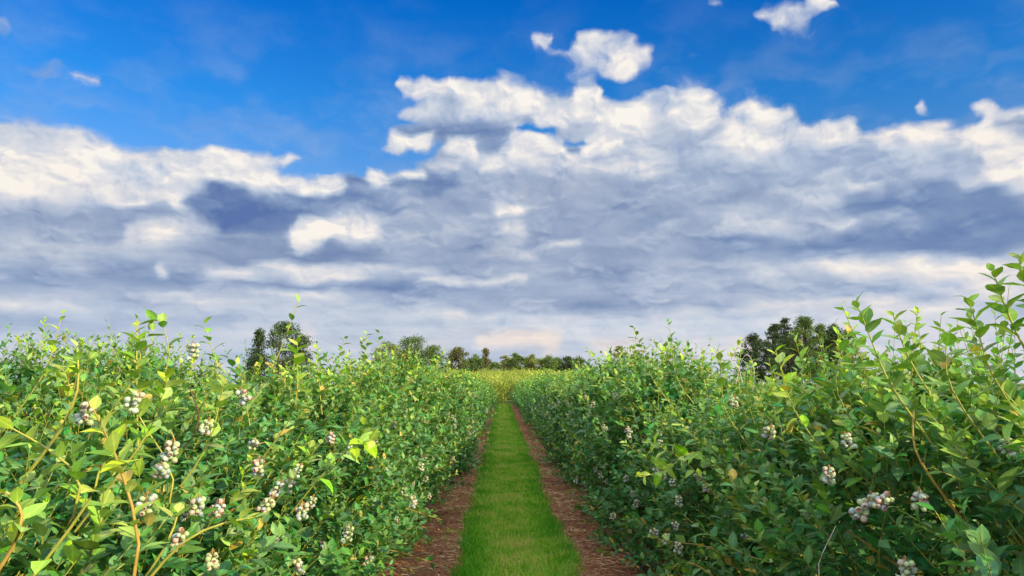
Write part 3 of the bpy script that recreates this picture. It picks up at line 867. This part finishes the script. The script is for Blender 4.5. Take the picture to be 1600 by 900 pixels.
def build_proto(seed, lod, n_clusters, **kw):
    mb, canes, tipsP = make_bush(seed, lod, **kw)
    rng = np.random.default_rng(seed + 900)
    fol = mb.mesh('foliage', [M_LEAF, M_TWIG])
    cm = []
    if lod == 0:
        for (a, m, b) in canes:
            q = MB()
            v, f = tube(bez(a, m, b, 9) + np.concatenate([[[0, 0, 0]], rng.normal(0, .008, (8, 3))]), np.linspace(rng.uniform(.008, .014), .0035, 9), 7)
            q.add(v, f)
            cm.append(q.mesh('cane', [M_CANE if rng.random() < .45 else M_BARK]))
    elif lod == 1:
        q = MB()
        for (a, m, b) in canes:
            v, f = tube(bez(a, m, b, 5), np.linspace(.012, .004, 5), 4)
            q.add(v, f)
        cm.append(q.mesh('branchwork', [M_BARK]))
    H, Rx, Ry = kw.get('H', 1.5), kw.get('Rx', .86), kw.get('Ry', .66)
    spots = []
    for k in range(n_clusters):
        th = rng.choice([0, math.pi]) + rng.normal(0, .75)
        z = H * rng.uniform(.28, .86)
        rr = crown_radius(z, H) * rng.uniform(.97, 1.12)
        spots.append((math.cos(th) * Rx * rr, math.sin(th) * Ry * rr, z, rng.random() * 6.28, rng.uniform(.75, 1.05)))
    return dict(fol=fol, canes=cm, spots=spots, lod=lod)

def place_bush(proto, name, x, y, rot, sc, sz, label, group, cl_from, rng):
    e = bpy.data.objects.new(name, None)
    COL.objects.link(e)
    e.empty_display_size = 0.1
    e.location = (x, y, float(lift(y)) + 0.03)
    e.rotation_euler = (0, 0, rot)
    e.scale = (sc, sc, sz)
    tag(e, label, 'bush', group)
    link('foliage', proto['fol'], e)
    for c in proto['canes']:
        link(c.name.split('.')[0], c, e)
    for i, (cx, cy, cz, r, s) in enumerate(proto['spots']):
        o = link('berry_cluster', cl_from[(i + int(abs(y) * 7)) % len(cl_from)], e)
        o.location = (cx, cy, cz); o.rotation_euler = (rng.normal(0, .2), rng.normal(0, .2), r)
        o.scale = (s / sc, s / sc, s / sz)
    return e

NEAR = [build_proto(11 + i, 0, 7, tips=76, per=8, nleaf=15, inner=2600) for i in range(4)]
MID = [build_proto(31 + i, 1, 9, tips=56, per=6, nleaf=12, leaf_len=0.080, inner=1200, young=.4) for i in range(3)]
FAR = [build_proto(51 + i, 2, 0, tips=58, per=3, nleaf=9, leaf_len=0.095, inner=800, young=.35, spikes=3) for i in range(3)]

ORD = ['first', 'second', 'third', 'fourth', 'fifth', 'sixth', 'seventh', 'eighth', 'ninth', 'tenth']
ROWX = {-1: 1.45, 1: 1.54}
rb = np.random.default_rng(77)
BUSH = {}
def row(side, first_y, heights, group, where):
    y = first_y
    k = 0
    while y < 49:
        lod = 0 if y < 6.0 else 1 if y < 15 else 2
        P = (NEAR, MID, FAR)[lod]
        p = P[(k * 2 + (side > 0)) % len(P)]
        h = heights[k] if k < len(heights) else (1.50 if y < 22 else 1.40) + 0.10 * math.sin(k * 1.7 + side) + rb.normal(0, .08)
        if k < len(ORD):
            lab = '%s bush from the camera in the %s' % (ORD[k], where)
        elif lod == 1:
            lab = 'mid distance blueberry bush beyond the first ten in the %s' % where
        else:
            lab = 'small far off blueberry bush near the end of the %s' % where
        e = place_bush(p, 'blueberry_bush', side * (ROWX[side] - (0.10 if y > 7 else 0.0) + rb.normal(0, .06 if k < 4 else .10)), y, (0 if rb.random() < .5 else math.pi) + rb.normal(0, .16), 1.0 + rb.normal(0, .03), (h - 0.06) / 1.56,
                       lab, group, CLUSTERS if lod == 0 else CLUSTERS_SMALL, rb)
        BUSH[(side, k)] = e
        y += 0.80 + rb.normal(0, .05)
        k += 1
row(-1, 1.30, [1.38, 1.36, 1.36, 1.38, 1.40, 1.40, 1.40, 1.44, 1.56, 1.68, 1.66, 1.6, 1.56], 'blueberry bushes in the row opposite the hose', 'sunny row opposite the hose')
row(1, 0.75, [1.50, 1.50, 1.50, 1.50, 1.36, 1.28, 1.38, 1.56, 1.66, 1.66, 1.6, 1.6], 'blueberry bushes in the row above the hose', 'shady row above the black hose')

# bushes of the next row, whose tops stand behind the sunny row
for k, (x, y, h) in enumerate([(-4.3, 6.6, 1.62), (-4.4, 7.7, 1.66), (-4.3, 8.8, 1.72), (-4.45, 9.8, 1.70)]):
    place_bush(MID[k % 3], 'blueberry_bush', x, y, k * 2.1, 1.0, h / 1.5, 'blueberry bush of the next row whose top shows behind the sunny row', 'blueberry bushes of the next row', CLUSTERS_SMALL, rb)

# the far field, its sunlit look put into yellow leaf colour
def far_proto(seed):
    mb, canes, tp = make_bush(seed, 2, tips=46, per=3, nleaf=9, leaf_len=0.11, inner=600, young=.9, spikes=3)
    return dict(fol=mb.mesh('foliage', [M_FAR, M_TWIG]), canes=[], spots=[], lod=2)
FIELD = [far_proto(71 + i) for i in range(2)]
k = 0
for y in np.arange(50.6, 88, 2.6):
    for x in np.arange(-6.6, 7.0, 1.5):
        k += 1
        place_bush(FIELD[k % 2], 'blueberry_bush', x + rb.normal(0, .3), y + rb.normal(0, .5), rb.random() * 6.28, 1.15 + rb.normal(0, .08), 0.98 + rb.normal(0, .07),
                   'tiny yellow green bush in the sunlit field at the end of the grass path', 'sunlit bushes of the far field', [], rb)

# ------------------------------------------------------------------ single shoots, canes and trusses that stand out
def at(px, py, Y):
    """the place Y metres ahead that the photograph shows at (px, py)"""
    d = pix_dir(px, py)
    return np.array([CAM_X + d.x / d.y * Y, Y, CAM_H + d.z / d.y * Y])

def bush_near(P):
    side = -1 if P[0] < 0 else 1
    c = [(abs(e.location.y - P[1]), e) for (s, k), e in BUSH.items() if s == side]
    return min(c, key=lambda q: q[0])[1]

def local(e, P):
    M = Matrix.LocRotScale(e.location, e.rotation_euler, e.scale).inverted()
    return np.array([list(M @ Vector(p)) for p in np.atleast_2d(P)])

rs = np.random.default_rng(5)
def hero(points, nleaf, leaf_len, tone0, tone1, r0=.003, mat=None, name='shoot', label=None, bare=0.15):
    W = np.array([at(*p) for p in points])
    W = np.concatenate([[W[0] + np.array([math.copysign(.13, W[0][0]), .03, -.16])], W])
    if len(W) == 2 + 1:
        W = np.array([W[0], W[1], (W[1] + W[2]) / 2 + rs.normal(0, .012, 3), W[2]])
    e = bush_near(W[0])
    t = np.linspace(0, 1, 9)
    tt = np.linspace(0, 1, len(W))
    C = np.stack([np.interp(t, tt, W[:, i]) for i in range(3)], -1)
    for _ in range(2):
        C[1:-1] = (C[:-2] + 2 * C[1:-1] + C[2:]) / 4
    mb = MB()
    v, f = tube(C, np.linspace(r0, r0 * .4, 9) * .8, 6)
    mb.add(local(e, v), f)
    st = mb.build(name, [mat or M_SHOOT], e)
    if label:
        st['label'] = label
    if nleaf:
        u = np.clip(np.linspace(bare, 1.0, nleaf) + rs.normal(0, .01, nleaf), 0, 1)
        pos = np.stack([np.interp(u, t, C[:, i]) for i in range(3)], -1)
        G = np.gradient(C, axis=0)
        tan = unit(np.stack([np.interp(u, t, G[:, i]) for i in range(3)], -1))
        ref = np.where(np.abs(tan[:, 2:3]) > 0.85, np.array([[1.0, 0.2, 0]]), UP[None])
        a = unit(np.cross(tan, ref)); b = np.cross(tan, a)
        ph = rs.random() * 6.28 + np.arange(nleaf) * 2.4
        out = np.cos(ph)[:, None] * a + np.sin(ph)[:, None] * b
        d = unit(out * .9 + tan * (.45 + .6 * u[:, None] ** 2) + rs.normal(0, .15, (nleaf, 3)))
        n = unit(UP * .7 + tan * .5 - out * .2 + rs.normal(0, .3, (nleaf, 3)))
        L = leaf_len * rs.uniform(.75, 1.15, nleaf) * (1 - .4 * np.clip((u - .75) / .25, 0, 1))
        mb = MB()
        P0 = local(e, pos)
        D = local(e, pos + d * .01) - P0
        N0 = local(e, pos + n * .01) - P0
        add_leaves(mb, P0, D, unit(N0), L, L * rs.uniform(.48, .6, nleaf), tone0 + (tone1 - tone0) * u, 0, 0, rng=rs)
        mb.build('foliage', [M_LEAF], st)
    return st

# tall shoots against the sky
hero([(410, 610, 3.4), (440, 545, 3.4), (466, 472, 3.4)], 15, .078, .15, .45, .0045)
hero([(272, 580, 2.5), (262, 525, 2.5), (247, 492, 2.5), (238, 505, 2.48)], 12, .062, .2, .45, .003)
hero([(350, 590, 2.7), (330, 545, 2.7), (320, 505, 2.7)], 13, .062, .2, .6)
hero([(215, 590, 2.1), (222, 550, 2.1), (215, 525, 2.1)], 11, .058, .3, .8)
hero([(70, 590, 1.9), (85, 540, 1.9), (97, 490, 1.9)], 11, .040, .3, .8, .0025)
hero([(560, 590, 6.6), (575, 545, 6.6), (572, 520, 6.6)], 14, .085, .2, .6, .004)
hero([(600, 590, 7.0), (594, 550, 7.0), (592, 520, 7.0)], 15, .085, .2, .6, .004)
hero([(535, 590, 6.0), (528, 555, 6.0), (540, 528, 6.0)], 14, .08, .2, .6, .004)
hero([(1015, 590, 4.9), (1003, 545, 4.9), (990, 512, 4.9)], 15, .075, .15, .5, .004)
hero([(1052, 590, 4.8), (1052, 545, 4.8), (1044, 503, 4.8)], 15, .075, .15, .5, .004)
hero([(1385, 600, 2.0), (1362, 530, 2.0), (1338, 474, 2.0)], 20, .070, .15, .55, .004)
hero([(1440, 600, 2.1), (1410, 540, 2.1), (1396, 494, 2.1)], 17, .065, .15, .6, .004)
hero([(1300, 620, 2.2), (1310, 560, 2.2), (1325, 520, 2.2)], 15, .062, .2, .7, .003)
hero([(1480, 610, 1.8), (1475, 550, 1.8), (1485, 512, 1.8)], 15, .062, .1, .5, .003)
hero([(1605, 560, 1.6), (1570, 480, 1.6), (1552, 425, 1.6)], 17, .064, .1, .5, .004)
hero([(1630, 540, 1.55), (1606, 460, 1.55), (1592, 405, 1.55)], 17, .066, .1, .5, .004)
hero([(1545, 590, 1.6), (1530, 520, 1.6), (1512, 465, 1.6)], 17, .058, .15, .6, .003)
hero([(1235, 640, 2.4), (1225, 590, 2.4), (1212, 548, 2.4)], 12, .075, .6, 1.0, .003, label='yellow green young shoot standing in the light')
hero([(1125, 640, 3.0), (1130, 590, 3.0), (1122, 545, 3.0)], 15, .062, .3, .8)
hero([(1085, 690, 3.1), (1050, 735, 3.0), (1000, 745, 2.9)], 16, .07, .5, .85, .003)
hero([(1075, 720, 3.0), (1035, 700, 2.9), (1015, 690, 2.9)], 14, .062, .5, .9, .003)
# low branches hanging over the mulch
hero([(560, 850, 3.9), (630, 862, 4.0), (690, 885, 4.1)], 18, .062, .05, .2, .004, M_CANE)
hero([(600, 780, 4.6), (650, 800, 4.7), (690, 812, 4.8)], 16, .065, .05, .2, .004, M_CANE)
hero([(1120, 850, 3.4), (1060, 850, 3.5), (1010, 838, 3.6)], 16, .065, .1, .4, .004, M_CANE)
hero([(1110, 890, 3.2), (1060, 870, 3.3), (1040, 905, 3.3)], 14, .065, .1, .4, .004, M_CANE)
# yellow and orange canes in the near corner
hero([(238, 915, 1.22), (205, 780, 1.22), (180, 705, 1.2), (146, 640, 1.2)], 17, .052, .7, 1.0, .0042, M_CANE, 'shoot', 'thick yellow orange shoot with pale young leaves', .35)
hero([(236, 900, 1.24), (285, 840, 1.24), (350, 815, 1.25), (400, 808, 1.27)], 7, .045, .5, .8, .0038, M_SHOOT, 'shoot', 'bare yellow side branch', .8)
hero([(240, 890, 1.25), (272, 828, 1.25), (278, 800, 1.26)], 3, .05, .5, .9, .0035, M_SHOOT, 'shoot', None, .8)
hero([(12, 880, 1.15), (38, 818, 1.15), (34, 790, 1.15), (10, 770, 1.15)], 7, .05, .5, .9, .0045, M_CANE, 'shoot', None, .4)
hero([(160, 760, 1.3), (60, 690, 1.3), (0, 660, 1.3)], 15, .055, .3, .9, .0035, M_SHOOT)
hero([(122, 640, 1.7), (123, 575, 1.7), (120, 540, 1.7)], 9, .05, .5, 1.0, .0048, M_SHOOT, 'shoot', None, .6)
hero([(220, 700, 1.5), (250, 640, 1.5), (262, 590, 1.5)], 15, .055, .3, .9, .003)
hero([(330, 700, 1.8), (340, 640, 1.8), (352, 590, 1.8)], 15, .055, .3, .8, .003)
hero([(300, 760, 1.6), (215, 660, 1.6), (210, 615, 1.6)], 15, .055, .3, .9, .003)
hero([(520, 720, 2.4), (560, 690, 2.3), (585, 688, 2.2)], 12, .075, .4, .8, .003)
hero([(470, 640, 2.6), (462, 560, 2.6), (466, 530, 2.6)], 15, .065, .3, .8, .003)
hero([(155, 770, 1.1), (150, 740, 1.1), (165, 722, 1.1)], 4, .065, .9, 1.0, .003)
hero([(316, 668, 2.2), (308, 635, 2.2), (296, 606, 2.2)], 0, 0, 0, 0, .0045, M_BARK, 'cane')
hero([(1268, 900, 2.2), (1288, 858, 2.2), (1306, 822, 2.2)], 0, 0, 0, 0, .0028, M_DEAD, 'cane', 'thin dead whitish cane')
hero([(1432, 720, 1.7), (1425, 680, 1.7), (1428, 640, 1.7)], 0, 0, 0, 0, .004, M_CANE, 'cane')

def truss(px, py, Y, k, s=1.0):
    P = at(px, py, Y)
    e = bush_near(P)
    o = link('berry_cluster', CLUSTERS[k % len(CLUSTERS)], e)
    o.location = local(e, P + np.array([0, 0, .03]))[0]
    o.rotation_euler = (rs.normal(0, .25), rs.normal(0, .25), rs.random() * 6.28)
    o.scale = (s / e.scale.x, s / e.scale.y, s / e.scale.z)
for k, (px, py, s) in enumerate([(270, 715, .9), (310, 800, .9), (348, 806, .9), (404, 735, 1), (425, 795, 1.1), (455, 766, 1.1), (470, 742, .9), (471, 803, 1.1), (515, 878, 1.2), (506, 860, .9),
                                 (374, 628, .9), (326, 678, .8), (232, 800, .9), (632, 770, 1.2), (660, 714, 1.2), (545, 708, 1), (521, 690, 1), (440, 850, .9), (330, 885, .9), (398, 705, .8), (300, 560, .8), (463, 890, 1.0), (250, 752, .8), (285, 855, .8), (440, 770, 1), (490, 790, .9), (520, 872, 1.1), (215, 640, .8), (140, 660, .8), (600, 740, 1), (570, 800, 1)]):
    truss(px, py, max(1.25, .66 * 1200 / (VX - px)), k, s * .82)
for k, (px, py, s) in enumerate([(1022, 740, 1.2), (1036, 746, 1.1), (1052, 757, 1), (1062, 786, 1.1), (1297, 750, .9), (1361, 793, .9), (1390, 795, .9), (985, 680, 1.1), (1148, 632, 1), (1052, 825, 1), (1322, 698, .8), (930, 735, 1.1), (990, 775, 1), (898, 800, 1), (1088, 750, .9), (870, 700, 1.2)]):
    truss(px, py, max(1.15, .86 * 1200 / (px - VX)), k + 3, s * .85)

# ------------------------------------------------------------------ irrigation hose, twine, plastic
M_HOSE = plain('black_rubber', (0.018, 0.018, 0.02), .5, .4)
ys = np.linspace(3.6, 34, 60)
mb = MB()
v, f = tube(np.stack([0.88 - 0.0045 * ys + 0.03 * np.sin(ys * .9), ys, 0.12 + 0.035 * np.sin(ys * 2.3)], -1), .012, 8)
mb.add(v, f)
tag(mb.build('irrigation_hose', [M_HOSE]), 'thin black irrigation hose running low along the foot of the shady bushes', 'hose')

M_TWINE = plain('white_twine', (0.6, 0.53, 0.48), .6)
mb = MB()
for pts in ([(1150, 600, 3.0), (1160, 556, 3.0), (1170, 553, 3.0), (1178, 570, 3.0), (1179, 595, 3.0), (1175, 612, 3.0)],
            [(1161, 563, 3.0), (1166, 570, 2.98), (1172, 578, 2.98)], [(1141, 562, 2.9), (1154, 572, 2.9), (1160, 598, 2.9)]):
    C = np.array([at(*p) for p in pts])
    t = np.linspace(0, 1, 16); tt = np.linspace(0, 1, len(C))
    C = np.stack([np.interp(t, tt, C[:, i]) for i in range(3)], -1)
    for _ in range(2): C[1:-1] = (C[:-2] + 2 * C[1:-1] + C[2:]) / 4
    v, f = tube(C, .0012, 5); mb.add(v, f)
tag(mb.build('twine', [M_TWINE]), 'loose white twine looped over the top of a bush in the shady row', 'twine')

# ------------------------------------------------------------------ trees beyond the field
M_TBARK = plain('tree_bark', (0.09, 0.07, 0.055), .9, .1, .3, 6)
def tree_mat(name, a, b, trans=.25):
    return leaf_material(name, a + (1,), b + (1,), b + (1,), trans, .6, .2, vein=False)
TM = {'dark': tree_mat('dark_tree_leaf', (.022, .050, .018), (.055, .095, .022)), 'mid': tree_mat('green_tree_leaf', (.055, .115, .025), (.15, .21, .035)),
      'olive': tree_mat('olive_tree_leaf', (.085, .10, .03), (.20, .19, .045)), 'pale': tree_mat('pale_tree_leaf', (.15, .18, .06), (.28, .28, .08)),
      'yellow': tree_mat('yellow_green_leaf', (.13, .17, .03), (.27, .28, .035))}
def crown_env(style, t):
    if style == 'cone': return np.interp(t, [0, .08, .25, .6, 1], [.7, 1, .92, .5, .05])
    if style == 'tall': return np.interp(t, [0, .15, .5, .8, 1], [.55, .9, 1, .7, .15])
    if style == 'low': return np.interp(t, [0, .3, .7, 1], [.9, 1, .8, .2])
    return np.interp(t, [0, .2, .5, .8, 1], [.55, .92, 1, .78, .15])

def tree(px, py, hw, Y, style, mat, label, cat='tree', group='trees beyond the field', dens=1.0, gap=0.0, base=None, name='field_tree', n=3400, trunk_show=.05):
    rt = np.random.default_rng(int(px * 7 + py))
    X = (px - VX) / 1200 * Y
    top = CAM_H + (HZ - py + (4 if Y > 130 else 0)) / 1200 * Y
    g0 = float(lift(Y)) - .05
    H = top - g0
    W = hw / 1200 * Y * (1.45 if Y > 100 else 1.15)
    e = bpy.data.objects.new(name, None); COL.objects.link(e)
    e.location = (X, Y, g0)
    tag(e, label, cat, group)
    z0 = H * (trunk_show if base is None else base)
    nc = int(46 * dens * max(1.0, .55 * (H - z0) / W))
    n = int(n * 1.7)
    pxm = Y / 768.0                                    # metres a pixel of the render covers
    ph = rt.random(4) * 6.28
    mb = MB(); wood = MB()
    lean = rt.normal(0, .03, 2) * H
    tp = np.array([[0, 0, 0], [lean[0] * .3, lean[1] * .3, H * .4], [lean[0], lean[1], H * .88]])
    v, f = tube(bez(tp[0], tp[1], tp[2], 8), np.linspace(.028 * H + .03, .012, 8), 7); wood.add(v, f)
    ls = max(1.3 * pxm, .10)
    for k in range(nc):
        t = rt.random() ** .9
        th = rt.random() * 6.28
        q = math.sqrt(rt.uniform(.05, 1.0))
        rr = W * crown_env(style, t) * q * (1 + .16 * math.sin(3 * th + ph[0] + 4 * t) + .12 * math.sin(5 * th + ph[1] - 6 * t))
        c = np.array([math.cos(th) * rr + lean[0] * t, math.sin(th) * rr + lean[1] * t, z0 + (H - z0) * t * .95])
        cr = W * rt.uniform(.22, .38) * (1.0 - .3 * gap)
        m = int(n / nc * rt.uniform(.6, 1.4))
        P = rt.normal(0, 1, (m, 3)); P = P / np.linalg.norm(P, axis=1, keepdims=True) * (rt.random((m, 1)) ** .45)
        P = c + P * np.array([cr, cr, cr * (.72 if gap < .3 else .42)])
        P[:, 2] = np.minimum(P[:, 2], H * 1.02)
        tone = np.full(m, rt.uniform(0, .7)) + rt.normal(0, .15, m)
        d = rt.normal(0, 1, (m, 3)); d[:, 2] -= .2
        L = ls * rt.uniform(.7, 1.5, m)
        add_leaves(mb, P, d, UP + rt.normal(0, .6, (m, 3)), L, L * .62, tone, 2, 0, rng=rt)
        if k % 2 == 0:
            hb = min(max(c[2] * .6, H * .1), H * .8)
            b0 = np.array([lean[0] * hb / H, lean[1] * hb / H, hb])
            v, f = tube(bez(b0, b0 + (c - b0) * np.array([.6, .6, .3]), c, 5), np.linspace(.010 * H, .012, 5), 5); wood.add(v, f)
    mb.build('crown', [TM[mat]], e)
    wood.build('trunk', [M_TBARK], e)
    return e

tree(432, 503, 44, 46, 'round', 'dark', 'large dark green bushy tree rising behind the bush tops by the tall single shoot', n=8000, dens=1.0, gap=.2)
tree(398, 512, 22, 48, 'cone', 'dark', 'slim pointed dark conifer beside the large bushy tree', n=2600)
tree(464, 530, 24, 47, 'round', 'dark', 'low dark green tree on the shoulder of the large bushy tree', n=2600)
tree(606, 536, 22, 112, 'round', 'olive', 'brownish olive tree just before the tall round tree', n=2600)
tree(649, 524, 24, 118, 'round', 'mid', 'tall rounded green tree, highest along the far tree line', n=4200, dens=1.3)
tree(676, 541, 20, 116, 'low', 'mid', 'broad green tree leaning against the tall rounded one', n=3000)
tree(627, 548, 16, 116, 'low', 'olive', 'low olive shrub tree filling the gap under the tall rounded tree', n=1800)
tree(718, 545, 13, 150, 'round', 'olive', 'grey olive round topped tree at the edge of the yellow field', n=2200)
tree(703, 556, 8, 150, 'tall', 'pale', 'thin pale tree next to the grey olive round tree', gap=.5, n=700, dens=.6)
tree(741, 558, 14, 145, 'low', 'mid', 'dense green round tree over the yellow field', n=2600)
tree(757, 546, 9, 150, 'tall', 'olive', 'narrow ragged tree with an open top standing over the field', gap=.55, n=1300, dens=.8)
tree(773, 571, 13, 138, 'low', 'mid', 'low green hedge tree behind the lane end', n=1700)
tree(789, 559, 11, 152, 'round', 'pale', 'pale thin crowned tree with a visible forked trunk', gap=.5, n=1300, dens=.7, trunk_show=.3)
tree(806, 556, 11, 148, 'round', 'mid', 'bright green tree with dark lower branches near the lane end', n=2200)
tree(831, 558, 13, 150, 'round', 'yellow', 'yellowish green tree with an airy crown', gap=.2, n=1900)
tree(857, 560, 13, 150, 'round', 'mid', 'mid green tree just beyond the airy yellowish tree', n=2000)
tree(882, 560, 12, 152, 'round', 'dark', 'deep green tree partly hidden by the shady row', n=1900)
tree(906, 562, 13, 152, 'low', 'mid', 'broad low green tree showing just above the shady row', n=1900)
tree(965, 539, 12, 120, 'tall', 'pale', 'pale feathery tree alone above the shady row', gap=.45, n=1700)
tree(993, 547, 8, 120, 'tall', 'dark', 'small dark narrow tree beside the pale feathery one', n=1200)
tree(1180, 520, 24, 88, 'low', 'dark', 'low dark tree at the outer edge of the big tree group', n=5000)
tree(1207, 503, 20, 90, 'tall', 'dark', 'dark open crowned tree with layered branches', gap=.3, n=4600, dens=1.1)
tree(1230, 494, 17, 92, 'tall', 'dark', 'tall slender dark tree with see through top', gap=.35, n=3600, dens=1.1)
tree(1258, 493, 26, 90, 'round', 'mid', 'tallest greener tree in the middle of the big tree group', gap=.1, n=6500, dens=1.4)
tree(1240, 524, 40, 86, 'low', 'dark', 'dark shrubby tree filling the foot of the big tree group', n=7000, dens=1.3)
tree(1283, 505, 20, 91, 'round', 'mid', 'green tree squeezed between the tallest greener tree and the tufted dark one', gap=.15, n=5000, dens=1.1)
tree(1302, 503, 19, 90, 'tall', 'dark', 'dark tree with tufted top next to the tallest greener tree', gap=.25, n=4600, dens=1.1)
tree(1328, 508, 14, 91, 'tall', 'olive', 'olive tree at the far end of the big tree group', gap=.2, n=3600)

for (px, py, hw, mt, lab) in [(730, 566, 16, 'olive', 'low olive thicket under the grey olive tree'), (797, 564, 14, 'yellow', 'yellow green thicket at the foot of the bright green tree'), (820, 564, 14, 'mid', 'green thicket closing the gap before the airy yellowish tree'),
                              (845, 564, 14, 'yellow', 'yellowish thicket under the mid green tree'), (870, 564, 14, 'mid', 'dense thicket before the deep green tree'), (758, 567, 14, 'mid', 'small thicket under the narrow ragged tree'), (894, 564, 16, 'olive', 'olive thicket between the deep green tree and the broad low one')]:
    tree(px, py, hw, 156, 'low', mt, lab, 'thicket', 'thickets along the far tree line', n=1300, name='thicket')
